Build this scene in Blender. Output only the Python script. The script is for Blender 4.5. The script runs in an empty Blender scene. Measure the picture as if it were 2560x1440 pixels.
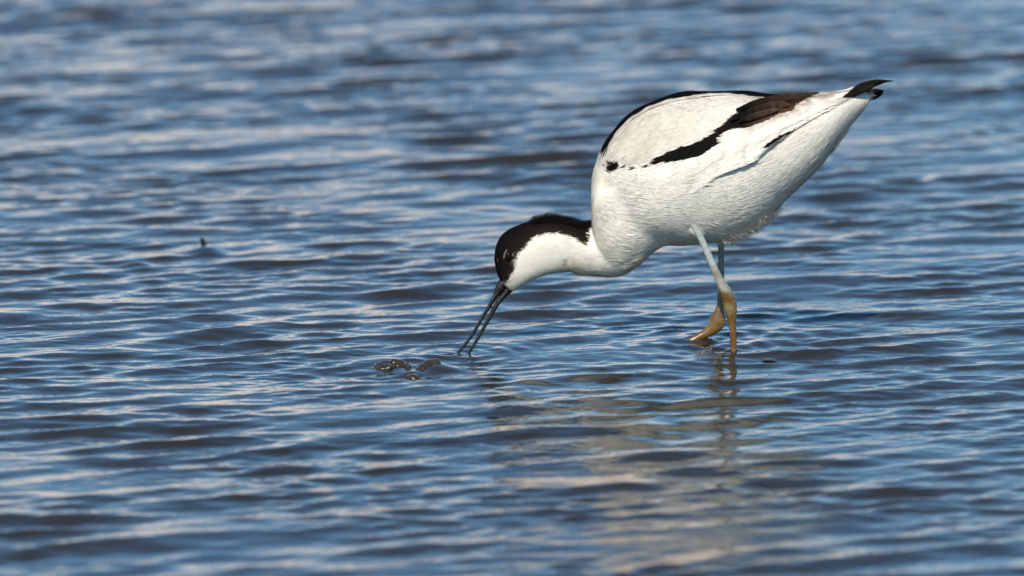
import bpy, math, random
import numpy as np
from mathutils import Vector
from mathutils.bvhtree import BVHTree
from mathutils.kdtree import KDTree

random.seed(7)
rng = np.random.default_rng(11)
R = math.radians
SC = bpy.context.scene

# ------------------------------------------------------------------ camera
S = 0.00037                      # metres per photo pixel at the bird
W_PX, H_PX = 2560, 1440
ELEV = R(8.7)
DIST = 9.0
AIM = np.array([0.0, 0.0, 0.0548])
CAM = AIM + DIST * np.array([0.0, -math.cos(ELEV), math.sin(ELEV)])
cam_d = bpy.data.cameras.new('camera')
cam = bpy.data.objects.new('camera', cam_d)
SC.collection.objects.link(cam)
cam.location = CAM
cam.rotation_euler = (math.pi / 2 - ELEV, 0, 0)
cam_d.sensor_width = 36.0
cam_d.lens = 36.0 * DIST / (W_PX * S)
cam_d.clip_start = 0.1
cam_d.clip_end = 5000
cam_d.dof.use_dof = True
cam_d.dof.focus_distance = 8.97
cam_d.dof.aperture_fstop = 7.0
SC.camera = cam

# ------------------------------------------------------------------ sky, sun, exposure
SUN_EL = R(43)
sun_h = np.array([-0.22, -0.97]); sun_h /= np.linalg.norm(sun_h)
SUN_DIR = Vector((sun_h[0] * math.cos(SUN_EL), sun_h[1] * math.cos(SUN_EL), math.sin(SUN_EL)))
world = bpy.data.worlds.new('World')
SC.world = world
world.use_nodes = True
nt = world.node_tree
bg = nt.nodes['Background']
sky = nt.nodes.new('ShaderNodeTexSky')
sky.sky_type = 'NISHITA'
sky.sun_disc = False
sky.sun_elevation = SUN_EL
sky.sun_rotation = math.atan2(sun_h[0], sun_h[1])
sky.air_density = 1.0
sky.dust_density = 0.0
sky.ozone_density = 6.0
sky.altitude = 1200
tint = nt.nodes.new('ShaderNodeMix')               # the clear, slightly greenish blue of that day's sky
tint.data_type = 'RGBA'; tint.blend_type = 'MULTIPLY'; tint.inputs[0].default_value = 1.0
tint.inputs[7].default_value = (0.80, 0.98, 0.94, 1)
nt.links.new(sky.outputs['Color'], tint.inputs[6])
nt.links.new(tint.outputs[2], bg.inputs['Color'])
bg.inputs['Strength'].default_value = 0.112
sun_d = bpy.data.lights.new('sun', 'SUN')
sun_d.energy = 4.5
sun_d.angle = R(0.5)
sun_d.color = (1.0, 0.915, 0.78)
sun = bpy.data.objects.new('sun', sun_d)
SC.collection.objects.link(sun)
sun.rotation_euler = SUN_DIR.to_track_quat('Z', 'Y').to_euler()
sun.location = (-3, -5, 6)
SC.view_settings.view_transform = 'Standard'
SC.view_settings.look = 'None'
SC.view_settings.exposure = 0.42
SC.view_settings.gamma = 1.0

# ------------------------------------------------------------------ helpers
CE, SE = math.cos(ELEV), math.sin(ELEV)
FWD = np.array([0, CE, -SE]); UP = np.array([0, SE, CE]); RT = np.array([1.0, 0, 0])

def yc_of(u):
    """the bird's middle plane: turned a little so that its head is nearer to us than its tail"""
    return np.interp(u, [1130, 1300, 1480, 1800, 2240], [-0.046, -0.030, -0.016, 0.0, 0.020])

def P(u, v, y=None):
    """reads a point of the photograph into the bird's own middle plane (or the plane Y = y)"""
    u = np.asarray(u, float); v = np.asarray(v, float)
    if y is None: y = yc_of(u)
    y = np.asarray(y, float) + 0 * u
    a = (u - W_PX / 2) * S / DIST
    b = -(v - H_PX / 2) * S / DIST
    d = FWD + a[..., None] * RT + b[..., None] * UP
    t = (y - CAM[1]) / d[..., 1]
    return CAM + d * t[..., None]

def to_px(p):
    q = np.asarray(p) - CAM
    z = q @ FWD
    return W_PX / 2 + (q @ RT) / z * DIST / S, H_PX / 2 - (q @ UP) / z * DIST / S

def G(u, v, z=0.0):
    """a photo point read onto the water"""
    a = (u - W_PX / 2) * S / DIST; b = -(v - H_PX / 2) * S / DIST
    d = FWD + a * RT + b * UP
    t = (z - CAM[2]) / d[2]
    return CAM + d * t

def mesh_np(name, V, F, smooth=True):
    """F: list of (n,k) index arrays"""
    me = bpy.data.meshes.new(name)
    V = np.asarray(V, np.float32)
    if isinstance(F, np.ndarray): F = [F]
    loops = np.concatenate([f.ravel() for f in F]).astype(np.int32)
    tot = np.concatenate([np.full(len(f), f.shape[1], np.int32) for f in F])
    start = np.concatenate([[0], np.cumsum(tot)[:-1]]).astype(np.int32)
    me.vertices.add(len(V)); me.vertices.foreach_set('co', V.ravel())
    me.loops.add(len(loops)); me.loops.foreach_set('vertex_index', loops)
    me.polygons.add(len(tot)); me.polygons.foreach_set('loop_start', start)
    me.polygons.foreach_set('loop_total', tot)
    me.update(calc_edges=True)
    me.polygons.foreach_set('use_smooth', np.full(len(tot), smooth, bool))
    return me

def set_col(me, C):
    at = me.color_attributes.new('Col', 'FLOAT_COLOR', 'POINT')
    C4 = np.ones((len(C), 4), np.float32); C4[:, :3] = C
    at.data.foreach_set('color', C4.ravel())

def link(name, me, mat=None, parent=None, loc=None):
    o = bpy.data.objects.new(name, me)
    SC.collection.objects.link(o)
    if mat: me.materials.append(mat)
    if parent:
        o.parent = parent
        o.matrix_parent_inverse = parent.matrix_world.inverted()
    if loc is not None: o.location = loc
    return o

def tag(o, label=None, cat=None, group=None, kind=None):
    for k, v in (('label', label), ('category', cat), ('group', group), ('kind', kind)):
        if v: o[k] = v
    return o

def spline(Pt, n):
    """Catmull-Rom through the rows of Pt, n samples"""
    Pt = np.asarray(Pt, float)
    m = len(Pt)
    ext = np.vstack([2 * Pt[0] - Pt[1], Pt, 2 * Pt[-1] - Pt[-2]])
    t = np.linspace(0, m - 1, n)
    i = np.minimum(t.astype(int), m - 2); f = (t - i)[:, None]
    a, b, c, d = ext[i], ext[i + 1], ext[i + 2], ext[i + 3]
    return 0.5 * (2 * b + (c - a) * f + (2 * a - 5 * b + 4 * c - d) * f ** 2 + (3 * b - a - 3 * c + d) * f ** 3)

def loft(st, n=90, m=48, cap=(True, True), expo=2.0):
    """st rows: top u, top v, bottom u, bottom v, half width px [, y offset m]"""
    st = np.array([list(r) + [0.0] * (6 - len(r)) for r in st], float)
    q = spline(st, n)
    q[:, 4] = np.maximum(q[:, 4], 0.3)
    yc = yc_of(0.5 * (q[:, 0] + q[:, 2])) + q[:, 5]
    T = P(q[:, 0], q[:, 1], yc); B = P(q[:, 2], q[:, 3], yc)
    C = 0.5 * (T + B); H = 0.5 * (T - B); w = q[:, 4] * S
    # caps: extra shrunken rings
    th = np.linspace(0, 2 * math.pi, m, endpoint=False)
    c = np.sign(np.cos(th)) * np.abs(np.cos(th)) ** (2 / expo)
    s = np.sign(np.sin(th)) * np.abs(np.sin(th)) ** (2 / expo)
    V = C[:, None, :] + c[None, :, None] * H[:, None, :]
    V[:, :, 1] += s[None, :] * w[:, None]
    V = V.reshape(-1, 3)
    i = np.arange(n - 1)[:, None] * m; j = np.arange(m)[None, :]; j2 = (j + 1) % m
    F4 = np.stack([i + j, i + j2, i + m + j2, i + m + j], -1).reshape(-1, 4)
    F = [F4]
    V = np.vstack([V, C[:1], C[-1:]])
    k = n * m
    j = np.arange(m); j2 = (j + 1) % m
    F.append(np.stack([np.full(m, k), j2, j], -1))
    o = (n - 1) * m
    F.append(np.stack([np.full(m, k + 1), o + j, o + j2], -1))
    return V, F

def tube(path, n=60, m=20, expo=2.0):
    """path rows: u, v, half height px, half depth px [, y offset m]"""
    path = np.array([list(r) + [0.0] * (5 - len(r)) for r in path], float)
    d = np.gradient(path[:, :2], axis=0)
    d /= np.linalg.norm(d, axis=1)[:, None] + 1e-9
    nrm = np.stack([d[:, 1], -d[:, 0]], -1)
    st = [[p[0] + a[0] * p[2], p[1] + a[1] * p[2], p[0] - a[0] * p[2], p[1] - a[1] * p[2], p[3], p[4]]
          for p, a in zip(path, nrm)]
    return loft(st, n, m, expo=expo)

def merge(parts):
    Vs, F3, F4, o = [], [], [], 0
    for V, F in parts:
        if isinstance(F, np.ndarray): F = [F]
        for f in F: (F3 if f.shape[1] == 3 else F4).append(f + o)
        Vs.append(V); o += len(V)
    out = []
    if F4: out.append(np.vstack(F4))
    if F3: out.append(np.vstack(F3))
    return np.vstack(Vs), out

def in_poly(px, py, poly):
    poly = np.asarray(poly, float)
    res = np.zeros(np.shape(px), bool)
    x2, y2 = poly[-1]
    for x1, y1 in poly:
        c = ((y1 > py) != (y2 > py)) & (px < (x2 - x1) * (py - y1) / (y2 - y1 + 1e-12) + x1)
        res ^= c
        x2, y2 = x1, y1
    return res

def poly_dist(px, py, pts):
    pts = np.asarray(pts, float)
    best = np.full(np.shape(px), 1e9)
    for (x1, y1), (x2, y2) in zip(pts[:-1], pts[1:]):
        dx, dy = x2 - x1, y2 - y1
        t = np.clip(((px - x1) * dx + (py - y1) * dy) / (dx * dx + dy * dy + 1e-9), 0, 1)
        best = np.minimum(best, np.hypot(px - x1 - t * dx, py - y1 - t * dy))
    return best

def vnoise(X, seed, scale, octaves=3):
    """smooth pseudo noise, about -1..1, from summed sines"""
    r = np.random.default_rng(seed)
    out = np.zeros(len(X)); amp = 1.0
    for o in range(octaves):
        for _ in range(6):
            k = r.normal(size=3); k *= scale * 2 ** o / np.linalg.norm(k)
            out += amp * np.sin(X @ k + r.uniform(0, 6.28)) / 3.0
        amp *= 0.55
    return out

# ------------------------------------------------------------------ materials
def new_mat(name):
    m = bpy.data.materials.new(name); m.use_nodes = True
    return m, m.node_tree, m.node_tree.nodes['Principled BSDF']

def mat_feather(name, trans=0.12):
    m, t, b = new_mat(name)
    at = t.nodes.new('ShaderNodeVertexColor'); at.layer_name = 'Col'
    b.inputs['Roughness'].default_value = 0.75
    b.inputs['Specular IOR Level'].default_value = 0.06
    b.inputs['Sheen Weight'].default_value = 0.0
    t.links.new(at.outputs['Color'], b.inputs['Base Color'])
    tr = t.nodes.new('ShaderNodeBsdfTranslucent')
    t.links.new(at.outputs['Color'], tr.inputs['Color'])
    mx = t.nodes.new('ShaderNodeMixShader'); mx.inputs[0].default_value = trans
    t.links.new(b.outputs[0], mx.inputs[1]); t.links.new(tr.outputs[0], mx.inputs[2])
    t.links.new(mx.outputs[0], t.nodes['Material Output'].inputs['Surface'])
    return m

def mat_water():
    m, t, b = new_mat('muddy_water')
    b.inputs['Base Color'].default_value = (0.052, 0.046, 0.034, 1)
    b.inputs['Roughness'].default_value = 0.015
    b.inputs['IOR'].default_value = 1.38
    tc = t.nodes.new('ShaderNodeNewGeometry')
    n1 = t.nodes.new('ShaderNodeTexNoise'); n1.inputs['Scale'].default_value = 3.0
    n1.inputs['Detail'].default_value = 3
    cr = t.nodes.new('ShaderNodeValToRGB')
    cr.color_ramp.elements[0].color = (0.013, 0.012, 0.009, 1)
    cr.color_ramp.elements[1].color = (0.027, 0.022, 0.015, 1)
    t.links.new(tc.outputs['Position'], n1.inputs['Vector'])
    t.links.new(n1.outputs['Fac'], cr.inputs['Fac'])
    t.links.new(cr.outputs['Color'], b.inputs['Base Color'])
    n2 = t.nodes.new('ShaderNodeTexNoise'); n2.inputs['Scale'].default_value = 130
    n2.inputs['Detail'].default_value = 2
    bp = t.nodes.new('ShaderNodeBump'); bp.inputs['Strength'].default_value = 0.42
    bp.inputs['Distance'].default_value = 0.001
    mp = t.nodes.new('ShaderNodeMapping')               # capillary ripples, longer along the crests
    mp.inputs['Rotation'].default_value = (0, 0, -R(23)); mp.inputs['Scale'].default_value = (0.45, 1.25, 1.0)
    t.links.new(tc.outputs['Position'], mp.inputs['Vector'])
    t.links.new(mp.outputs['Vector'], n2.inputs['Vector'])
    t.links.new(n2.outputs['Fac'], bp.inputs['Height'])
    t.links.new(bp.outputs['Normal'], b.inputs['Normal'])
    return m

def mat_shore():
    m, t, b = new_mat('sunlit_shore')
    b.inputs['Roughness'].default_value = 0.95
    tc = t.nodes.new('ShaderNodeNewGeometry')
    vo = t.nodes.new('ShaderNodeTexVoronoi'); vo.inputs['Scale'].default_value = 0.38
    ns = t.nodes.new('ShaderNodeTexNoise'); ns.inputs['Scale'].default_value = 0.35
    ns.inputs['Detail'].default_value = 6
    cr = t.nodes.new('ShaderNodeValToRGB')
    e = cr.color_ramp.elements
    e[0].position = 0.0; e[0].color = (0.05, 0.045, 0.03, 1)
    e[1].position = 1.0; e[1].color = (0.62, 0.46, 0.36, 1)
    for p, c in ((0.24, (0.34, 0.17, 0.10, 1)), (0.38, (0.72, 0.54, 0.42, 1)),
                 (0.55, (0.80, 0.66, 0.56, 1)), (0.75, (0.72, 0.62, 0.52, 1)), (0.88, (0.82, 0.74, 0.66, 1))):
        x = e.new(p); x.color = c
    t.links.new(tc.outputs['Position'], vo.inputs['Vector'])
    t.links.new(tc.outputs['Position'], ns.inputs['Vector'])
    sp = t.nodes.new('ShaderNodeSeparateColor')
    t.links.new(vo.outputs['Color'], sp.inputs[0])
    mx = t.nodes.new('ShaderNodeMath'); mx.operation = 'MULTIPLY_ADD'
    mx.inputs[1].default_value = 0.65
    ad = t.nodes.new('ShaderNodeMath'); ad.operation = 'MULTIPLY'; ad.inputs[1].default_value = 0.4
    t.links.new(ns.outputs['Fac'], ad.inputs[0])
    t.links.new(sp.outputs[0], mx.inputs[0]); t.links.new(ad.outputs[0], mx.inputs[2])
    t.links.new(mx.outputs[0], cr.inputs['Fac'])
    t.links.new(cr.outputs['Color'], b.inputs['Base Color'])
    return m

def mat_leg():
    m, t, b = new_mat('wet_leg_skin')
    at = t.nodes.new('ShaderNodeVertexColor'); at.layer_name = 'Col'
    tc = t.nodes.new('ShaderNodeNewGeometry')
    ns = t.nodes.new('ShaderNodeTexNoise'); ns.inputs['Scale'].default_value = 320
    ns.inputs['Detail'].default_value = 4
    t.links.new(tc.outputs['Position'], ns.inputs['Vector'])
    mx = t.nodes.new('ShaderNodeMix'); mx.data_type = 'RGBA'; mx.blend_type = 'MULTIPLY'
    mx.inputs[0].default_value = 0.5
    t.links.new(at.outputs['Color'], mx.inputs[6])
    cr = t.nodes.new('ShaderNodeValToRGB')
    cr.color_ramp.elements[0].position = 0.35; cr.color_ramp.elements[0].color = (0.45, 0.38, 0.28, 1)
    cr.color_ramp.elements[1].position = 0.6; cr.color_ramp.elements[1].color = (1, 1, 1, 1)
    t.links.new(ns.outputs['Fac'], cr.inputs['Fac']); t.links.new(cr.outputs['Color'], mx.inputs[7])
    t.links.new(mx.outputs[2], b.inputs['Base Color'])
    b.inputs['Roughness'].default_value = 0.28
    bp = t.nodes.new('ShaderNodeBump'); bp.inputs['Strength'].default_value = 0.35
    bp.inputs['Distance'].default_value = 0.0006
    t.links.new(ns.outputs['Fac'], bp.inputs['Height'])
    t.links.new(bp.outputs['Normal'], b.inputs['Normal'])
    return m

def mat_plain(name, col, rough, bump=0.0, bscale=200, spec=0.5):
    m, t, b = new_mat(name)
    b.inputs['Roughness'].default_value = rough
    b.inputs['Specular IOR Level'].default_value = spec
    tc = t.nodes.new('ShaderNodeNewGeometry')
    ns = t.nodes.new('ShaderNodeTexNoise'); ns.inputs['Scale'].default_value = bscale
    ns.inputs['Detail'].default_value = 4
    t.links.new(tc.outputs['Position'], ns.inputs['Vector'])
    cr = t.nodes.new('ShaderNodeValToRGB')
    cr.color_ramp.elements[0].position = 0.3; cr.color_ramp.elements[1].position = 0.7
    cr.color_ramp.elements[0].color = (*[c * 0.65 for c in col], 1)
    cr.color_ramp.elements[1].color = (*[min(1, c * 1.3) for c in col], 1)
    t.links.new(ns.outputs['Fac'], cr.inputs['Fac'])
    t.links.new(cr.outputs['Color'], b.inputs['Base Color'])
    if bump:
        bp = t.nodes.new('ShaderNodeBump'); bp.inputs['Strength'].default_value = bump
        bp.inputs['Distance'].default_value = 0.001
        t.links.new(ns.outputs['Fac'], bp.inputs['Height'])
        t.links.new(bp.outputs['Normal'], b.inputs['Normal'])
    return m

M_FEATH = mat_feather('plumage')
M_WATER = mat_water()
M_LEG = mat_leg()
M_BILL = mat_plain('wet_black_bill', (0.006, 0.0055, 0.0055), 0.2, 0.9, 900, 0.3)
M_EYE = mat_plain('dark_eye', (0.004, 0.003, 0.002), 0.08, 0, 200, 0.12)
M_MUD = mat_plain('wet_brown_mud', (0.030, 0.021, 0.011), 0.28, 1.0, 260)
M_BUB = mat_plain('bubble_film', (0.02, 0.02, 0.018), 0.06, 0, 200)
M_TWIG = mat_plain('wet_dark_twig', (0.006, 0.006, 0.005), 0.6, 0.6, 400, 0.2)

# ------------------------------------------------------------------ water
BILL_A = G(1142, 888); BILL_B = G(1173, 886); LEG_N = G(1834, 875); LEG_F = G(1752, 850)

def axis(lo, hi, step, far_lo, far_hi, g=1.03):
    core = np.arange(lo, hi + step / 2, step)
    def grow(start, lim, sgn):
        out, c, x = [], step, start
        while (lim - x) * sgn > 0:
            c = min(c * g, 40.0); x += sgn * c; out.append(x)
        return out
    a = grow(lo, far_lo, -1)[::-1]; b = grow(core[-1], far_hi, 1)
    return np.concatenate([a, core, b])

def build_water():
    X = axis(-0.98, 0.98, 0.0032, -400, 400)
    Y = axis(-1.55, 3.05, 0.0029, -60, 700)
    cx = np.gradient(X); cy = np.gradient(Y)
    r = np.random.default_rng(5)
    mean = R(90 + 23)                     # crests climb a little to the right and away
    nx, ny = len(X), len(Y)
    Hs = np.zeros((nx, ny)); DX = np.zeros((nx, ny)); DY = np.zeros((nx, ny))
    def group(n, l0, l1, rms, spread, pw=0.0):
        lam = np.exp(r.uniform(math.log(l0), math.log(l1), n))
        ang = mean + r.normal(0, R(spread), n)
        k = 2 * math.pi / lam
        sl = (lam / l1) ** pw; sl *= rms * math.sqrt(2) / math.sqrt((sl ** 2).sum())
        a = sl / k
        ph = r.uniform(0, 2 * math.pi, n)
        kx, ky = k * np.cos(ang), k * np.sin(ang)
        ax = np.exp(-(np.abs(kx)[None] * cx[:, None]) ** 2 * 0.35 - (0.25 * k[None] * cx[:, None]) ** 2)
        ay = np.exp(-(np.abs(ky)[None] * cy[:, None]) ** 2 * 0.35 - (0.25 * k[None] * cy[:, None]) ** 2)
        A = (np.exp(1j * X[:, None] * kx) * ax * (a * np.exp(1j * ph))).astype(np.complex64)
        B = (np.exp(1j * Y[:, None] * ky) * ay).astype(np.complex64)
        h = A @ B.T
        dx = (A * np.cos(ang).astype(np.complex64)) @ B.T
        dy = (A * np.sin(ang).astype(np.complex64)) @ B.T
        return h.real, dx.imag, dy.imag
    def mod(seed, sc, lo, hi):
        rr = np.random.default_rng(seed)
        M = np.zeros((nx, ny))
        for _ in range(14):
            lam = sc * rr.uniform(0.6, 1.8); an = rr.uniform(0, 6.28)
            M += np.sin(X[:, None] * 6.28 / lam * math.cos(an) + Y[None] * 6.28 / lam * math.sin(an) + rr.uniform(0, 6.28))
        M = np.clip(0.5 + M / 7.0, 0, 1)
        return lo + (hi - lo) * M
    for (n, l0, l1, rms, spr, pw, m) in (
            (10, 0.40, 0.9, 0.012, 25, 0, None),
            (30, 0.11, 0.22, 0.032, 18, 0, (1, 0.9, 0.6, 1.3)),
            (90, 0.046, 0.10, 0.078, 19, 0.3, (2, 0.5, 0.55, 1.4)),
            (120, 0.020, 0.046, 0.066, 24, 0.4, (3, 0.35, 0.35, 1.6)),
            (140, 0.0095, 0.020, 0.060, 26, 0.3, (4, 0.25, 0.15, 1.7))):
        h, dx, dy = group(n, l0, l1, rms, spr, pw)
        if m:
            mm = mod(*m); h *= mm; dx *= mm; dy *= mm
        Hs += h; DX += dx; DY += dy
    XX = X[:, None] + 0 * Y[None]; YY = 0 * X[:, None] + Y[None]
    for c, rad in ((BILL_A, 0.030), (BILL_B, 0.030), (LEG_N, 0.028), (LEG_F, 0.03), (G(990, 915), 0.026), (G(1075, 925), 0.024), (G(512, 618), 0.03)):
        Hs *= 1 - 0.75 * np.exp(-((XX - c[0]) ** 2 + (YY - c[1]) ** 2) / rad ** 2)   # the crests that happen to pass here are low
    def rings(c, lam, a, L, r0=0.0):
        rr = np.hypot(XX - c[0], YY - c[1])
        an = np.arctan2(YY - c[1], XX - c[0])
        w = 0.55 + 0.45 * np.sin(an * 2 + lam * 900) * np.cos(an * 3 + lam * 400)
        return a * w * np.cos(2 * math.pi * rr / lam + 0.8 * np.sin(an * 3)) * np.exp(-rr / L) * (rr < 8 * L)
    Hs += rings(BILL_A, 0.024, 0.0013, 0.055) + rings(BILL_B, 0.019, 0.0007, 0.05)
    Hs += rings(LEG_N, 0.023, 0.0014, 0.06) + rings(LEG_F, 0.027, 0.0014, 0.07)
    def bump(c, a, sx, sy): return a * np.exp(-((XX - c[0]) / sx) ** 2 - ((YY - c[1]) / sy) ** 2)
    # water lifted round the bill and the legs, and the humps in front of the bill
    for (u, v, a, sx, sy) in ((1139, 892, .0016, .004, .010), (1171, 891, .0014, .004, .009),
                              (1105, 888, .0018, .014, .03), (1085, 918, .0050, .012, .020),
                              (1130, 924, .0030, .018, .02), (1030, 936, .0032, .009, .014),
                              (1775, 855, .0035, .006, .012), (1740, 852, .003, .012, .02),
                              (1838, 876, .0016, .005, .008), (1690, 850, .003, .02, .03),
                              (520, 630, .0055, .016, .03), (345, 663, .003, .012, .02)):
        Hs += bump(G(u, v), a, sx, sy)
    ch = 0.85
    V = np.stack([XX - ch * DX * 0 + ch * DX * -1.0, YY - ch * DY, Hs], -1).reshape(-1, 3)
    i = np.arange(nx - 1)[:, None] * ny + np.arange(ny - 1)[None]
    F = np.stack([i, i + ny, i + ny + 1, i + 1], -1).reshape(-1, 4)
    me = mesh_np('water', V, F)
    o = link('water', me, M_WATER)
    tag(o, kind='structure')

build_water()

def build_shore():
    r = np.random.default_rng(3)
    xs = np.linspace(-300, 300, 601)
    top = np.repeat(r.choice([2.4, 3.6, 4.8, 6.2, 7.6, 10.0], 121), 5)[:len(xs)] + r.normal(0, 0.35, len(xs))
    prof = [(0, -0.5), (0.6, 0.3), (1.6, 0.55), (2.4, 0.9), (4, 1.0), (20, 1.02), (40, -0.3)]
    V = []
    for dy, f in prof:
        V.append(np.stack([xs, 75 + dy + r.normal(0, 0.25, len(xs)) + 3 * np.sin(xs * 0.03),
                           np.where(f > 0, top * f, f * 2)], -1))
    V = np.vstack(V); n = len(xs)
    i = np.arange(len(prof) - 1)[:, None] * n + np.arange(n - 1)[None]
    F = np.stack([i, i + 1, i + n + 1, i + n], -1).reshape(-1, 4)
    o = link('far_shore', mesh_np('far_shore', V, F), mat_shore())
    tag(o, kind='structure')
build_shore()

# ------------------------------------------------------------------ the bird: shapes
BODY_ST = [
    (2174, 238, 2172, 252, 5), (2158, 231, 2163, 270, 14), (2130, 226, 2140, 298, 34), (2075, 230, 2098, 348, 70), (2000, 236, 2040, 428, 108),
    (1920, 237, 1965, 497, 128), (1850, 229, 1900, 558, 140), (1770, 228, 1830, 598, 146),
    (1690, 237, 1745, 609, 146), (1610, 265, 1680, 618, 140), (1555, 301, 1630, 634, 130),
    (1520, 346, 1588, 664, 116), (1497, 390, 1548, 683, 100), (1483, 432, 1512, 682, 82),
    (1479, 480, 1490, 655, 58), (1479, 540, 1480, 600, 20)]
NECK_ST = [
    (1254, 704, 1272, 724, 9), (1246, 692, 1284, 727, 19), (1238, 665, 1303, 716, 31), (1236, 640, 1328, 702, 38), (1243, 606, 1352, 692, 42),
    (1262, 580, 1376, 684, 44), (1295, 563, 1396, 681, 46), (1335, 549, 1412, 681, 48),
    (1375, 541, 1432, 684, 50), (1415, 548, 1457, 687, 52), (1455, 558, 1488, 689, 56),
    (1500, 558, 1522, 690, 64), (1550, 565, 1555, 684, 72), (1600, 585, 1590, 664, 70)]

def remeshed(parts, voxel, smooth_it):
    V, F = merge(parts)
    me = mesh_np('tmp', V, F)
    o = link('tmp', me)
    mod = o.modifiers.new('r', 'REMESH'); mod.mode = 'VOXEL'; mod.voxel_size = voxel
    sm = o.modifiers.new('s', 'SMOOTH'); sm.factor = 0.5; sm.iterations = smooth_it
    dg = bpy.context.evaluated_depsgraph_get(); dg.update()
    ev = bpy.data.meshes.new_from_object(o.evaluated_get(dg))
    bpy.data.objects.remove(o); bpy.data.meshes.remove(me)
    n = len(ev.vertices)
    V = np.empty(n * 3, np.float32); ev.vertices.foreach_get('co', V)
    lt = np.empty(len(ev.polygons), np.int32); ev.polygons.foreach_get('loop_total', lt)
    li = np.empty(len(ev.loops), np.int32); ev.loops.foreach_get('vertex_index', li)
    ls = np.empty(len(ev.polygons), np.int32); ev.polygons.foreach_get('loop_start', ls)
    F = []
    for k in (3, 4):
        s = ls[lt == k]
        if len(s): F.append(li[s[:, None] + np.arange(k)])
    bpy.data.meshes.remove(ev)
    return V.reshape(-1, 3).astype(float), F

def tris(F):
    out = []
    for f in F:
        if f.shape[1] == 3: out.append(f)
        else: out += [f[:, [0, 1, 2]], f[:, [0, 2, 3]]]
    return np.vstack(out)

def vnormals(V, T):
    fn = np.cross(V[T[:, 1]] - V[T[:, 0]], V[T[:, 2]] - V[T[:, 0]])
    N = np.zeros_like(V)
    for k in range(3): np.add.at(N, T[:, k], fn)
    return N / (np.linalg.norm(N, axis=1)[:, None] + 1e-12)

def sample(V, T, N, n):
    a, b, c = V[T[:, 0]], V[T[:, 1]], V[T[:, 2]]
    ar = np.linalg.norm(np.cross(b - a, c - a), axis=1)
    idx = rng.choice(len(T), n, p=ar / ar.sum())
    r1 = np.sqrt(rng.random(n)); r2 = rng.random(n)
    w = np.stack([1 - r1, r1 * (1 - r2), r1 * r2], -1)
    p = (V[T[idx]] * w[..., None]).sum(1)
    nn = (N[T[idx]] * w[..., None]).sum(1)
    return p, nn / (np.linalg.norm(nn, axis=1)[:, None] + 1e-12)

BV, BF = remeshed([loft(BODY_ST, 110, 64), loft(NECK_ST, 90, 48)] + [tube([(u0 - 42, 515, 44, 34, yy), (u0 - 16, 556, 22, 18, yy), (u0, 584, 11, 10, yy), (u0 + 4, 592, 6, 5, yy)], 24, 20) for u0, yy in ((1741, -0.035), (1806, 0.022))], 0.0017, 7)
BT = tris(BF); BN = vnormals(BV, BT)
if ((BV - BV.mean(0)) * BN).sum() < 0: BN = -BN
_u, _v = to_px(BV)
_a = np.clip((_u - 1450) / 60, 0.15, 1) * np.clip((2120 - _u) / 100, 0, 1)
BV = BV + BN * (_a * (0.0007 * vnoise(BV, 77, 70, 2)))[:, None]
# the hollow between the neck and the flank, and the fold of the throat
BV = BV - BN * (0.0026 * np.exp(-(poly_dist(_u, _v, [(1520, 470), (1545, 540), (1600, 590), (1660, 615)]) / 26) ** 2) * _a)[:, None]
BV = BV - BN * (0.0014 * np.exp(-(poly_dist(_u, _v, [(1415, 660), (1424, 690)]) / 10) ** 2))[:, None]
BN = vnormals(BV, BT)
bvh = BVHTree.FromPolygons(BV.tolist(), BT.tolist())

# --------------------------------------------------------- plumage pattern (side view of the bird)
CAP = [(1225, 720), (1262, 706), (1272, 701), (1275, 684), (1284, 668), (1286, 650), (1290, 632), (1308, 616), (1319, 600), (1334, 589),
       (1353, 581), (1381, 577), (1397, 578), (1412, 583), (1431, 592), (1447, 602), (1455, 608), (1461, 590),
       (1464, 572), (1474, 562), (1482, 545), (1400, 500), (1200, 520), (1200, 720)]
BAND = [(1604, 394), (1639, 375), (1678, 354), (1709, 349), (1734, 340), (1755, 326), (1780, 308), (1811, 284),
        (1840, 262), (1875, 246), (1924, 235), (1940, 220), (2000, 220), (2044, 228), (2010, 240), (1978, 254), (1970, 266), (1934, 274),
        (1906, 287), (1868, 300), (1850, 310), (1832, 308), (1804, 312), (1780, 331), (1778, 347), (1756, 362),
        (1734, 375), (1699, 383), (1660, 390), (1625, 396)]
SPOT = [(1506, 402), (1518, 402), (1536, 402), (1530, 412), (1516, 417), (1508, 415)]
SLIVER = [(1894, 353), (1905, 342), (1935, 325), (1968, 312), (1974, 314), (1955, 326), (1925, 341), (1900, 354)]
DORSAL = [(1499, 392), (1512, 362), (1530, 332), (1558, 299), (1600, 269), (1650, 248), (1700, 236), (1740, 229),
          (1800, 226), (1850, 227), (1900, 231), (1930, 234), (2010, 232)]
DORW = [(1499, 6), (1530, 5.5), (1560, 4.5), (1620, 4), (1700, 4), (1760, 4.5), (1850, 7), (1960, 7)]
SCAP = [(1499, 392), (1530, 332), (1600, 269), (1700, 236), (1800, 226), (1900, 231), (1840, 262), (1780, 308),
        (1734, 340), (1678, 354), (1604, 394), (1540, 405)]
WHITE = np.array([0.75, 0.725, 0.65]); BLACK = np.array([0.006, 0.005, 0.0045]); BROWN = np.array([0.034, 0.021, 0.014])

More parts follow.
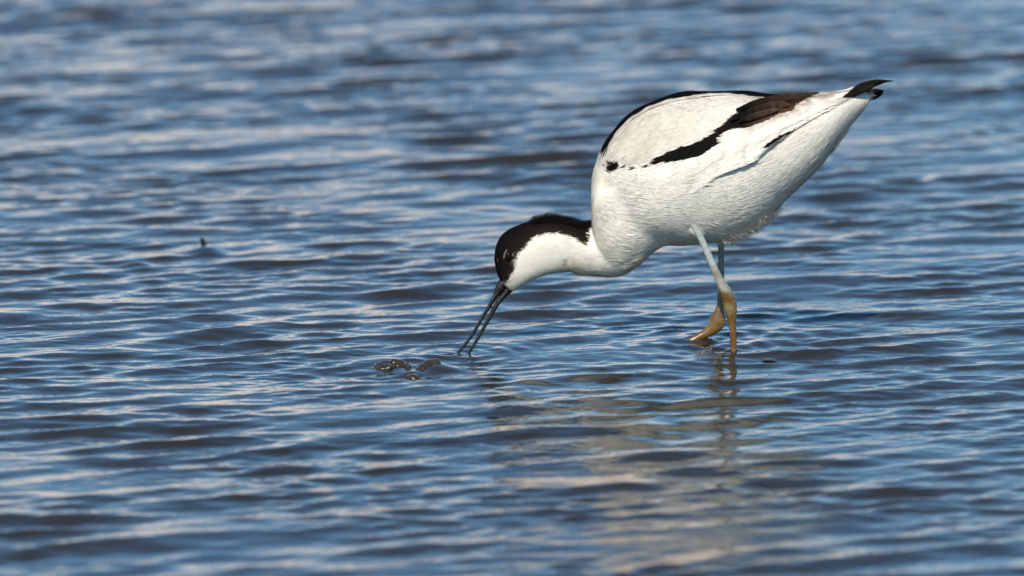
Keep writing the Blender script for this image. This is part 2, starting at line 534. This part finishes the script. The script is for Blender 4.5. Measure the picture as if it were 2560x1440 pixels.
def pattern(p, kind):
    """albedo of the plumage; both flanks carry the same pattern"""
    q = p.copy()
    u0, v0 = to_px(q)
    q[:, 1] = yc_of(u0)                     # fold both flanks onto the middle plane
    u, v = to_px(q)
    n = len(p)
    C = np.tile(WHITE, (n, 1))
    nz = vnoise(p, 21, 500, 2)
    C *= (1 + 0.015 * nz)[:, None]
    ju = u + 1.2 * vnoise(p, 5, 900, 2); jv = v + 1.2 * vnoise(p, 6, 900, 2)
    hu = ju + rng.normal(0, 1.8, n); hv = jv + rng.normal(0, 1.8, n)
    if kind == 'body':
        m = in_poly(hu, hv, CAP)
        edge = np.exp(-poly_dist(u, v, CAP[:17]) / 9)
        C[m] = (BLACK * (1 - edge[:, None]) + BROWN * edge[:, None])[m]
        # buff stain at the throat fold
        w = np.exp(-((u - 1418) / 20) ** 2 - ((v - 668) / 18) ** 2) * 0.6
        C = C * (1 - w[:, None]) + np.array([0.42, 0.32, 0.16]) * w[:, None]
        # pale flecks before the eye and round the lid
        w = (np.hypot((ju - 1249) / 5, (jv - 661) / 9) < 1) & (nz > -0.1)
        C[w] = [0.25, 0.2, 0.15]
        ring = np.hypot((u - 1272) / 11.5, (v - 639) / 15)
        w = (ring > 0.98) & (ring < 1.16) & ((u > 1276) & (v > 630) | (u < 1265) & (v < 645)) & (nz > -0.5)
        C[w] = [0.22, 0.20, 0.17]
    m = in_poly(u, v, SCAP)
    C[m] *= [0.86, 0.84, 0.83]
    g = np.clip((1760 - u) / 160, 0, 1) * np.clip((u - 1490) / 40, 0.3, 1)
    g = g * np.clip(0.65 + 0.5 * vnoise(p, 31, 260, 3), 0, 1.2) * m
    C = C * (1 - 0.42 * g[:, None]) + np.array([0.46, 0.40, 0.33]) * (0.42 * g)[:, None]
    # the black of the upper wing
    m = in_poly(ju, jv, BAND)
    f = np.clip((u - 1835) / 90, 0, 1)[:, None]
    low = np.clip((v - (262 + (1900 - u) * 0.25)) / 34, 0, 1)[:, None]
    col = BLACK * (1 - f) + (BROWN * 0.5 * (1 - low) + np.array([0.13, 0.072, 0.038]) * low) * f
    C[m] = col[m]
    # brown wash fading out behind the band
    d = poly_dist(u, v, [(1850, 306), (1906, 282), (1970, 262), (2010, 242), (2060, 232)])
    w = np.exp(-(d / 13) ** 2) * (~m) * np.clip((u - 1835) / 30, 0, 1) * np.clip(0.7 + 0.4 * nz, 0, 1)
    C = C * (1 - 0.75 * w[:, None]) + np.array([0.20, 0.13, 0.085]) * (0.75 * w)[:, None]
    d = poly_dist(u, v, DORSAL)
    m = (d < np.interp(u, *zip(*DORW))) & (u > 1496) & (u < 1975) & (v < 400)
    C[m] = BLACK
    C[in_poly(ju, jv, SPOT)] = BLACK
    C[in_poly(ju, jv, [(1534, 404), (1572, 405), (1606, 395), (1608, 399), (1572, 410), (1534, 411)]) & (vnoise(p, 55, 1100, 1) > 0.1)] = BLACK * 3
    C[in_poly(ju, jv, SLIVER)] = BLACK
    return C, u, v

FLOW = np.array([  # u, v, du, dv : lie of the feathers
    (1250, 690, 0.1, -1), (1245, 620, 0.45, -0.9), (1290, 575, 1, -0.4), (1380, 545, 1, 0.05), (1460, 560, 1, 0.3),
    (1300, 690, 0.8, -0.5), (1330, 640, 0.8, -0.5), (1400, 620, 1, -0.1), (1420, 680, 1, 0.15), (1500, 660, 1, -0.2),
    (1490, 450, 0.35, 0.6), (1500, 580, 0.6, 0.5), (1560, 480, 0.8, 0.15), (1580, 640, 1, -0.35), (1640, 560, 1, -0.05),
    (1520, 380, 0.5, -0.8), (1600, 300, 0.9, -0.45), (1720, 260, 1, -0.2), (1650, 370, 0.9, -0.35), (1850, 240, 1, 0.0),
    (1800, 300, 0.9, -0.4), (1750, 400, 0.9, -0.35), (1900, 300, 0.95, -0.4), (1720, 560, 1, -0.03), (1720, 460, 0.9, -0.25),
    (1830, 440, 0.95, -0.2), (1850, 560, 0.95, 0.0), (1728, 566, 0.5, 0.8), (1742, 588, 0.4, 0.9), (1950, 430, 0.9, -0.4), (2030, 380, 0.8, -0.55), (2050, 260, 0.95, -0.35),
    (2120, 300, 0.75, -0.7), (2160, 240, 0.9, -0.35)], float)

def flow(u, v):
    du = np.zeros(len(u)); dv = np.zeros(len(u)); ws = np.zeros(len(u))
    for a, b, c, d in FLOW:
        w = 1.0 / (((u - a) ** 2 + (v - b) ** 2) + 400) ** 1.5
        l = math.hypot(c, d)
        du += w * c / l; dv += w * d / l; ws += w
    return du / ws, dv / ws

def strands(p, nn, length, width, lift, col, wild, clump, clump_size, vane=0.1):
    """narrow tapering barbs lying along the flow of the plumage, gathered into feather tips"""
    n = len(p)
    u, v = to_px(p)
    du, dv = flow(u, v)
    D = du[:, None] * RT + (-dv)[:, None] * UP + 0.0 * FWD
    D += rng.normal(0, 1, (n, 3)) * wild[:, None]
    D -= (D * nn).sum(1)[:, None] * nn
    D /= np.linalg.norm(D, axis=1)[:, None] + 1e-9
    L = length * rng.uniform(0.65, 1.25, n)
    tip = p + D * L[:, None] + nn * (lift * L)[:, None]
    # gather the tips of neighbouring barbs
    m = max(20, int(n * clump_size))
    ci = rng.choice(n, min(m, n), replace=False)
    kd = KDTree(len(ci))
    for j, k in enumerate(ci): kd.insert(p[k], j)
    kd.balance()
    near = np.array([ci[kd.find(x)[1]] for x in p])
    ctip = tip[near] + nn[near] * 0.0003
    tip = tip * (1 - clump[:, None]) + ctip * clump[:, None]
    mid = 0.5 * (p + tip) + nn * (0.035 * L)[:, None]
    ax = tip - p
    Bv = np.cross(nn, ax); Bv /= np.linalg.norm(Bv, axis=1)[:, None] + 1e-9
    roll = (rng.normal(0, 0.07, n) + vane * rng.normal(0, 1, n)[near])[:, None]
    Bv = Bv * np.cos(roll) + nn * np.sin(roll)
    w = (width * rng.uniform(0.6, 1.3, n))[:, None]
    root = p - nn * 0.0004
    V = np.stack([root - Bv * w * 0.7, root + Bv * w * 0.7, mid - Bv * w, mid + Bv * w, tip], 1).reshape(-1, 3)
    o = np.arange(n)[:, None] * 5
    F4 = o + np.array([[0, 1, 3, 2]]); F3 = o + np.array([[2, 3, 4]])
    cv = col * rng.uniform(0.95, 1.03, n)[:, None]
    return V, [F4, F3], np.repeat(cv, 5, 0)

# ------------------------------------------------------------------ wing shells
W_TOP = [(1508, 400), (1522, 362), (1552, 318), (1600, 280), (1655, 256), (1720, 241), (1800, 234), (1880, 238), (1960, 242), (2040, 236), (2100, 229), (2150, 216)]
W_BOT = [(1510, 408), (1545, 424), (1600, 448), (1665, 468), (1722, 463), (1778, 424), (1830, 402), (1872, 385), (1908, 356), (1970, 318), (2040, 280), (2140, 232)]

def wing_grid(ns=260, ntt=84):
    a = spline(W_TOP, ns); b = spline(W_BOT, ns)
    t = np.linspace(0, 1, ntt)
    UV = a[:, None] * (1 - t)[None, :, None] + b[:, None] * t[None, :, None]
    Y = np.full((ns, ntt), np.nan)
    for i in range(ns):
        for j in range(ntt):
            u, v = UV[i, j]
            c = P(u, v)
            h = bvh.ray_cast(Vector((c[0], c[1] - 0.3, c[2])), Vector((0, 1, 0)))[0]
            yv = h.y if h else c[1] - 0.004
            Y[i, j] = min(yv, c[1] - 0.004) - c[1]
    for _ in range(6):                                     # soften
        Z = np.pad(Y, 1, mode='edge')
        Y = (Z[1:-1, 1:-1] * 2 + Z[:-2, 1:-1] + Z[2:, 1:-1] + Z[1:-1, :-2] + Z[1:-1, 2:]) / 6
    s = np.linspace(0, 1, ns)[:, None]
    off = 0.0008 + 0.0038 * t[None] ** 0.8 * np.interp(s, [0, 0.30, 0.40, 0.50, 0.58, 0.74, 0.83, 1], [-0.25, -0.35, -0.1, 0.6, 1, 0.9, 0.0, -0.25])
    # row of feather tips: shallow steps across the wing
    off = off + 0.0004 * np.sin(t[None] * 22 + s * 9) * np.clip(s / 0.3, 0, 1)
    # overlapping rounded covert tips
    al = UV[..., 0] * 0.91 - UV[..., 1] * 0.41; ac = UV[..., 0] * 0.41 + UV[..., 1] * 0.91
    b = ac / 25.0 + 0.35 * np.sin(al / 90); row = np.floor(b); fb = b - row
    a = al / 62.0 + row * 0.43 + 0.22 * (2 * fb - 1) ** 2
    fa = a - np.floor(a)
    h = (fa ** 1.5) * (1 - 0.35 * (2 * fb - 1) ** 2)
    off = off + (0.00012 + 0.00028 * np.clip((t[None] - 0.5) / 0.2, 0, 1)) * h * np.interp(s, [0, 0.22, 0.35, 0.9, 1], [0.1, 0.45, 1, 1, 0.3])
    return UV, Y - off, off

UVW, YW, OFF = wing_grid()

def wing_mesh(side):
    ns, ntt = YW.shape
    c = P(UVW[..., 0], UVW[..., 1])
    V = c.copy()
    V[..., 1] = c[..., 1] + (YW if side < 0 else -YW)
    # rounded lower edge tucked back to the flank
    e = V[:, -1].copy(); e[:, 1] += -side * 0.0025; e[:, 2] -= 0.0012
    e2 = V[:, -1].copy(); e2[:, 1] += -side * 0.010; e2[:, 2] += 0.0005
    t0 = V[:, 0].copy(); t0[:, 1] += -side * 0.006; t0[:, 2] -= 0.001
    V = np.concatenate([t0[:, None], V, e[:, None], e2[:, None]], 1)
    n2 = ntt + 3
    i = np.arange(ns - 1)[:, None] * n2 + np.arange(n2 - 1)[None]
    F = np.stack([i, i + 1, i + n2 + 1, i + n2], -1).reshape(-1, 4)
    if side > 0: F = F[:, ::-1]
    return V.reshape(-1, 3), [F]

# ------------------------------------------------------------------ assemble the bird
root = bpy.data.objects.new('avocet', None)
SC.collection.objects.link(root)
root.location = tuple(P(1800, 870) * [1, 1, 0])
bpy.context.view_layer.update()
tag(root, 'black and white wading bird bent forward with its slender black bill in the rippled water', 'bird')

WPOLY = np.array(W_TOP + W_BOT[::-1], float)

def build_body():
    C, u, v = pattern(BV, 'body')
    parts = [(BV, BF)]; cols = [C]
    p, nn = sample(BV, BT, BN, 230000)
    col, u, v = pattern(p, 'body')
    q = p.copy(); q[:, 1] = yc_of(u)
    # below the wings nothing grows except the breast feathers that overlap the wing's bend
    ctr = WPOLY.mean(0)
    inw = in_poly(u, v, ctr + (WPOLY - ctr) * 0.97)
    lap = poly_dist(u, v, [(1535, 424), (1600, 448), (1670, 470), (1725, 466)]) < 22
    keep = (~inw) | lap
    near_eye = (np.hypot(u - 1271, (v - 640) * 0.8) < 10) | (np.hypot(u - 1268, v - 650) < 8)
    keep &= ~near_eye
    p, nn, col, u, v = p[keep], nn[keep], col[keep], u[keep], v[keep]
    n = len(p)
    head = np.clip((1450 - u) / 120, 0, 1)
    L = 0.0085 * (1 - head) + 0.0036 * head
    flank = np.clip((v - (700 - (u - 1500) * 0.42)) / 120, 0, 1) * (u > 1560)
    L = L + 0.003 * flank
    ragged = poly_dist(u, v, [(1815, 602), (1870, 584), (1925, 545)]) < 26
    L = np.where(ragged, 0.0105, L)
    tuft = poly_dist(u, v, [(2085, 385), (2108, 352)]) < 18
    L = np.where(tuft, 0.009, L)
    wdt = 0.00017 * (1 - head) + 0.00013 * head
    loose = ragged & (rng.random(n) < 0.22)
    lift = 0.018 + 0.015 * head + 0.018 * flank + 0.7 * loose + 0.3 * tuft
    nape = (poly_dist(u, v, [(1330, 549), (1378, 538), (1420, 547), (1462, 558)]) < 12)
    lift = lift + 0.5 * nape
    L = np.where(nape, 0.0075, L)
    wild = 0.06 + 0.05 * flank + 0.45 * ragged + 0.2 * nape + 0.05 * head
    clump = np.clip(0.16 - 0.16 * head + 0.34 * flank, 0, 0.7)
    sv, sf, sc = strands(p, nn, L, wdt, lift, col, wild, clump, 0.02, 0.05 + 0.05 * flank * (u > 1600))
    parts.append((sv, sf)); cols.append(sc)
    # longer loose barbs lying over the smooth coat of the breast, flank and belly
    k = rng.random(n) < np.where(u > 1490, 0.035, 0.015)
    sv, sf, sc = strands(p[k], nn[k], np.where(u[k] > 1490, 0.0125, 0.0045), np.where(u[k] > 1490, 0.00040, 0.00022),
                         (0.024 + 0.02 * flank)[k], col[k], (0.05 + 0.05 * flank)[k], np.full(k.sum(), 0.2), 0.35, 0.07)
    parts.append((sv, sf)); cols.append(sc)
    V, F = merge(parts)
    me = mesh_np('body', V, F)
    set_col(me, np.vstack(cols))
    return link('body', me, M_FEATH, root)

body = build_body()

def build_wing(side):
    V, F = wing_mesh(side)
    T = tris(F); N = vnormals(V, T)
    if (N[:, 1] * side).sum() < 0: N = -N
    C, _, _ = pattern(V, 'wing')
    p, nn = sample(V, T, N, 60000)
    col, u, v = pattern(p, 'wing')
    n = len(p)
    L = np.full(n, 0.0070); wd = np.full(n, 0.00017)
    sv, sf, sc = strands(p, nn, L, wd, np.full(n, 0.016), col, np.full(n, 0.04), np.full(n, 0.10), 0.03, 0.07)
    k = rng.random(n) < 0.05
    sv2, sf2, sc2 = strands(p[k], nn[k], np.full(k.sum(), 0.010), np.full(k.sum(), 0.00045), np.full(k.sum(), 0.016), col[k],
                            np.full(k.sum(), 0.03), np.full(k.sum(), 0.1), 0.35, 0.14)
    V2, F2 = merge([(V, F), (sv, sf), (sv2, sf2)])
    me = mesh_np('wing', V2, F2)
    set_col(me, np.vstack([C, sc, sc2]))
    return link('wing', me, M_FEATH, root)

def blade(path, thick, n=30):
    """one long flight feather: u, v, half width px, y offset"""
    return tube([(a, b, w, thick, y) for a, b, w, y in path], n, 14)

def feather_part(name, blades, colour, parent):
    parts = [blade(b, 1.6) for b in blades]
    V, F = merge(parts)
    me = mesh_np(name, V, F)
    set_col(me, np.clip(colour * (1 + 0.25 * vnoise(V, 3, 700, 2))[:, None], 0, 1))
    return link(name, me, M_FEATH, parent)

TODO_TERT = []
for side in (-1, 1):
    w = build_wing(side)
    y = side * 0.012
    dz = 0 if side < 0 else 22
    if side < 0:
        bl = [[(2070, 259, 1.5, y), (2105, 248, 4, y), (2145, 230, 8, y), (2185, 211, 6.5, y * .8), (2210, 204, 3.5, y * .7), (2233, 202, 1.2, y * .7)],
              [(2095, 252, 2, y * 1.1), (2125, 236, 7, y * 1.1), (2150, 218, 9, y), (2185, 206, 7, y * .9), (2208, 202, 3, y * .8), (2216, 201, 1, y * .8)],
              [(2120, 243, 2, y * 1.05), (2145, 232, 5, y * 1.05), (2172, 219, 5, y), (2192, 211, 1, y * .9)]]
    else:
        bl = [[(2090, 255, 2, y), (2125, 244, 8, y), (2155, 236, 13, y * .6), (2184, 235, 14, y * .3), (2199, 231, 9, y * .2), (2209, 227, 2, y * .2)],
              [(2100, 258, 2, y * .9), (2140, 247, 8, y * .9), (2168, 243, 9, y * .7), (2188, 240, 7, y * .6), (2198, 236, 2, y * .6)]]
    feather_part('primary_feathers', bl, BLACK * 1.6, w)
    TODO_TERT.append((w, side))

# brown-black inner flight feathers lying over the folded wing
TERT = [([(1826, 300, 3), (1870, 283, 10), (1920, 268, 12), (1955, 262, 10), (1970, 262, 4), (1974, 262, 1)], 1.0),
        ([(1840, 275, 3), (1890, 258, 9), (1950, 246, 10), (2000, 240, 8), (2035, 234, 4), (2048, 231, 1)], 0.7),
        ([(1846, 304, 3), (1875, 294, 8), (1910, 283, 8), (1938, 275, 5), (1948, 272, 1)], 1.6)]
def build_tertials(w, side):
    Vw, Fw = wing_mesh(-1)
    bw = BVHTree.FromPolygons(Vw.tolist(), tris(Fw).tolist())
    parts, cols = [], []
    for k, (pth, br) in enumerate(TERT):
        rows = []
        for (u, v, hw) in pth:
            c = P(u, v)
            h = bw.ray_cast(Vector((c[0], c[1] - 0.3, c[2])), Vector((0, 1, 0)))[0]
            dy = (h.y - c[1]) if h else -0.006
            rows.append((u, v, hw, -side * (dy - 0.0004 - 0.0002 * k) * 1.0))
        V, F = blade(rows, 1.5, 40)
        u, v = to_px(V)
        f = np.clip((u - 1860) / 120, 0, 1)[:, None]
        nz = vnoise(V, 40 + k, 800, 3)[:, None]
        C = BLACK * (1 - f) + BROWN * 1.9 * br * f
        C = C * (1 + 0.3 * nz)
        parts.append((V, F)); cols.append(np.clip(C, 0.003, 1))
    V, F = merge(parts)
    me = mesh_np('tertial_feathers', V, F); set_col(me, np.vstack(cols))
    link('tertial_feathers', me, M_FEATH, w)

# tail: a flat fan of white feathers
def build_tail():
    parts = []
    for k in range(9):
        f = k / 8 - 0.5
        y = 0.004 + f * 0.010
        e = 2160 - 10 * abs(f) * 2
        parts.append(blade([(2050, 285, 4, y * .5), (2100, 266, 9, y * .8), (2145, 252, 9, y), (e, 245, 6, y), (e + 6, 243, 2, y)], 3))
    V, F = merge(parts)
    me = mesh_np('tail', V, F)
    set_col(me, np.clip(WHITE * (0.95 + 0.05 * vnoise(V, 4, 900, 2))[:, None], 0, 1))
    return link('tail', me, M_FEATH, root)
build_tail()
for w, side in TODO_TERT: build_tertials(w, side)

# bill: two slender upcurved mandibles
UPPER = [(1268, 690, 6, 5), (1262, 700, 11, 9), (1251, 718, 11.5, 9), (1237, 742, 6.5, 6), (1222, 768, 4.6, 4.8), (1206, 793, 4.3, 4.5),
         (1191, 820, 4.0, 4.2), (1175, 845, 3.7, 4), (1159, 866, 3.3, 3.6), (1143, 884, 2.8, 3.2), (1122, 904, 2, 2.4), (1095, 925, 1, 1.2)]
LOWER = [(1284, 712, 6, 5), (1276, 720, 9, 7), (1266, 730, 9, 7.5), (1254, 744, 7, 6.5), (1239, 766, 5.6, 5.2), (1226, 790, 4.8, 4.6), (1212, 815, 4.4, 4.4),
         (1198, 840, 4.0, 4), (1184, 863, 3.5, 3.8), (1171, 883, 3.0, 3.2), (1152, 905, 2.2, 2.4), (1128, 928, 1, 1.2)]
for nm, pth in (('upper_mandible', UPPER), ('lower_mandible', LOWER)):
    V, F = tube([(a, b, h * 1.06, d * 1.1) for a, b, h, d in pth], 80, 20)
    link(nm, mesh_np(nm, V, F), M_BILL, root)
V, F = tube([(1225, 764, 5.0, 3.5), (1229, 767, 2.6, 2.6), (1233, 768, 2.2, 2.4), (1237, 769, 3.0, 2.6), (1241, 771, 5.5, 3.5)], 16, 12)
link('water_drop', mesh_np('water_drop', V, F), M_BILL, root)

# eyes
def ball(c, rx, ry, rz, n=24, m=16):
    th = np.linspace(0, math.pi, m)[:, None]; ph = np.linspace(0, 2 * math.pi, n, endpoint=False)[None]
    V = np.stack([np.sin(th) * np.cos(ph) * rx, np.sin(th) * np.sin(ph) * ry, np.cos(th) * rz + 0 * ph], -1).reshape(-1, 3) + c
    i = np.arange(m - 1)[:, None] * n; j = np.arange(n)[None]; j2 = (j + 1) % n
    return V, [np.stack([i + j, i + n + j, i + n + j2, i + j2], -1).reshape(-1, 4)]
c = P(1272, 638)
h = bvh.ray_cast(Vector((c[0], c[1] - .2, c[2])), Vector((0, 1, 0)))[0]
dy = (h.y - c[1]) if h else -0.012
for sgn in (1, -1):
    V, F = ball(np.array([c[0], c[1] + sgn * (dy + 0.0006), c[2]]), 0.0036, 0.0028, 0.0046)
    link('eye', mesh_np('eye', V, F), M_EYE, root)

# legs
NEAR = [(1722, 530, 13, 13), (1734, 560, 11, 11), (1741, 574, 9, 9), (1759, 610, 8.6, 8.6), (1776, 650, 9, 8.6), (1793, 688, 10, 9), (1808, 718, 13, 10.5), (1818, 738, 16.5, 12),
        (1824, 755, 17.5, 12.5), (1827, 775, 16, 12), (1830, 798, 11.5, 10), (1832, 822, 9, 8.5), (1833, 845, 8.3, 8),
        (1834, 868, 8.6, 8), (1836, 910, 9, 8.4), (1838, 960, 9, 8.4)]
FARL = [(1803, 560, 10, 10), (1803, 600, 8, 8), (1803, 650, 7.6, 7.6), (1803, 690, 7.6, 7.6), (1802, 728, 8, 8), (1801, 758, 8.5, 8.5), (1799, 776, 12, 10),
        (1797, 790, 17, 11.5), (1794, 802, 21, 12.5), (1788, 814, 19, 12.5), (1778, 824, 14.5, 11.5), (1762, 835, 11.5, 10), (1743, 845, 9, 8.8), (1716, 860, 8.5, 8.4), (1680, 884, 8, 8)]
def build_leg(path, y, v_och, side):
    n, m = 240, 32
    V, F = tube([list(r) + [np.interp(r[1], [580, 760], [y[0], y[1]])] for r in path], n, m, expo=2.1)
    pa = np.array(path, float)
    q = spline(pa[:, :2], n)
    arc = np.concatenate([[0], np.cumsum(np.hypot(*np.diff(q, axis=0).T))])
    arc = np.repeat(arc, m); th = np.tile(np.linspace(0, 2 * math.pi, m, endpoint=False), n)
    arc = np.concatenate([arc, [0, arc[-1]]]); th = np.concatenate([th, [0, 0]])
    u, v = to_px(V)
    back = np.clip(np.cos(th - 0.25 * side) * 1.6 - 0.25, 0, 1)          # the rear side carries the scutes
    zone = np.clip((v - v_och - 35) / 20, 0, 1) * np.clip((v_och + 165 - v) / 60, 0, 1)
    nz = vnoise(V, 9, 350, 3)
    saw = np.abs(((arc + 1.2 * nz) / 7.2) % 1 - 0.5) * 2
    groove = (saw > 0.66) * back * zone
    N = vnormals(V, tris(F))
    if ((V - V.mean(0)) * N).sum() < 0: N = -N
    V = V - N * (groove * 0.0004)[:, None]
    nz = nz[:, None]
    f = np.clip((v - v_och + 25) / 105, 0, 1)[:, None]
    f = np.clip(f + 0.18 * nz * (f > 0.02) * (f < 0.98), 0, 1)
    pale = np.array([0.42, 0.47, 0.47]); och = np.array([0.20, 0.155, 0.066]); rust = np.array([0.115, 0.052, 0.010])
    C = pale * (1 - f) * (1.0 if y[0] < 0 else 0.45) + och * f  # body's shade on the far leg is painted into its pale colour
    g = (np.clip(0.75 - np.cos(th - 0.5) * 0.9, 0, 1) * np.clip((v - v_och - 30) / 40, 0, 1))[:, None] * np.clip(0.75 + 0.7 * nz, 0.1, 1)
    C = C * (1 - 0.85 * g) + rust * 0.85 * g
    wet = np.clip((v - v_och - 115) / 40, 0, 1)[:, None] * 0.6
    C = C * (1 - wet) + rust * 1.15 * wet
    C = C * (1 - 0.75 * groove[:, None])
    me = mesh_np('leg', V, F); set_col(me, np.clip(C, 0.008, 1))
    return link('leg', me, M_LEG, root)
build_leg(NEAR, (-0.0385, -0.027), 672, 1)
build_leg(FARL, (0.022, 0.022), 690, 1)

# ------------------------------------------------------------------ debris in the shallows
def lump(name, u, v, rx, ry, rz, seed, label, cat, mat, group=None):
    c = G(u, v)
    V, F = ball(np.zeros(3), rx, ry, rz, 40, 26)
    V *= (1 + 0.34 * vnoise(V, seed, 2.2 / rx, 3))[:, None]
    c[2] -= 0.25 * rz
    o = link(name, mesh_np(name, V, F), mat, None, tuple(c))
    return tag(o, label, cat, group)
lump('mud_clump', 962, 913, .0095, .014, .0040, 1, 'ragged wet brown mud clump breaking the surface farthest left of the bill', 'mud', M_MUD)
lump('mud_clump', 989, 911, .0065, .009, .0056, 2, 'upright little brown mud clump against the ragged clump left of the bill', 'mud', M_MUD)
lump('mud_clump', 1018, 915, .0032, .005, .0036, 5, 'tiny brown mud crumb between the clumps and the smooth brown hump', 'mud', M_MUD)
lump('mud_clump', 1084, 922, .0130, .020, .0100, 7, 'smooth rounded brown mud hump awash just below the bill tip', 'mud', M_MUD)
lump('mud_clump', 1031, 937, .0110, .015, .0052, 9, 'low dark mud hump nearest the viewer below the bill', 'mud', M_MUD)
lump('bubble', 1917, 902, .0062, .014, .0020, 12, 'small dark bubble floating on the water right of the near leg', 'bubble', M_BUB)

def build_twig():
    V, F = tube([(518, 645, 22, 14), (513, 622, 13, 10), (509, 608, 7, 6.5), (506, 600, 6, 5.5), (504, 593, 4, 3.5)], 20, 12)
    c = G(508, 618)
    o = c - P(508, 618, yc_of(508))
    V = V + o
    b = c * [1, 1, 0]
    me = mesh_np('twig', V - b, F)
    t = link('twig', me, M_TWIG, None, tuple(b))
    tag(t, 'short dark twig tip poking up out of the ripples far left of the bird', 'twig')
build_twig()
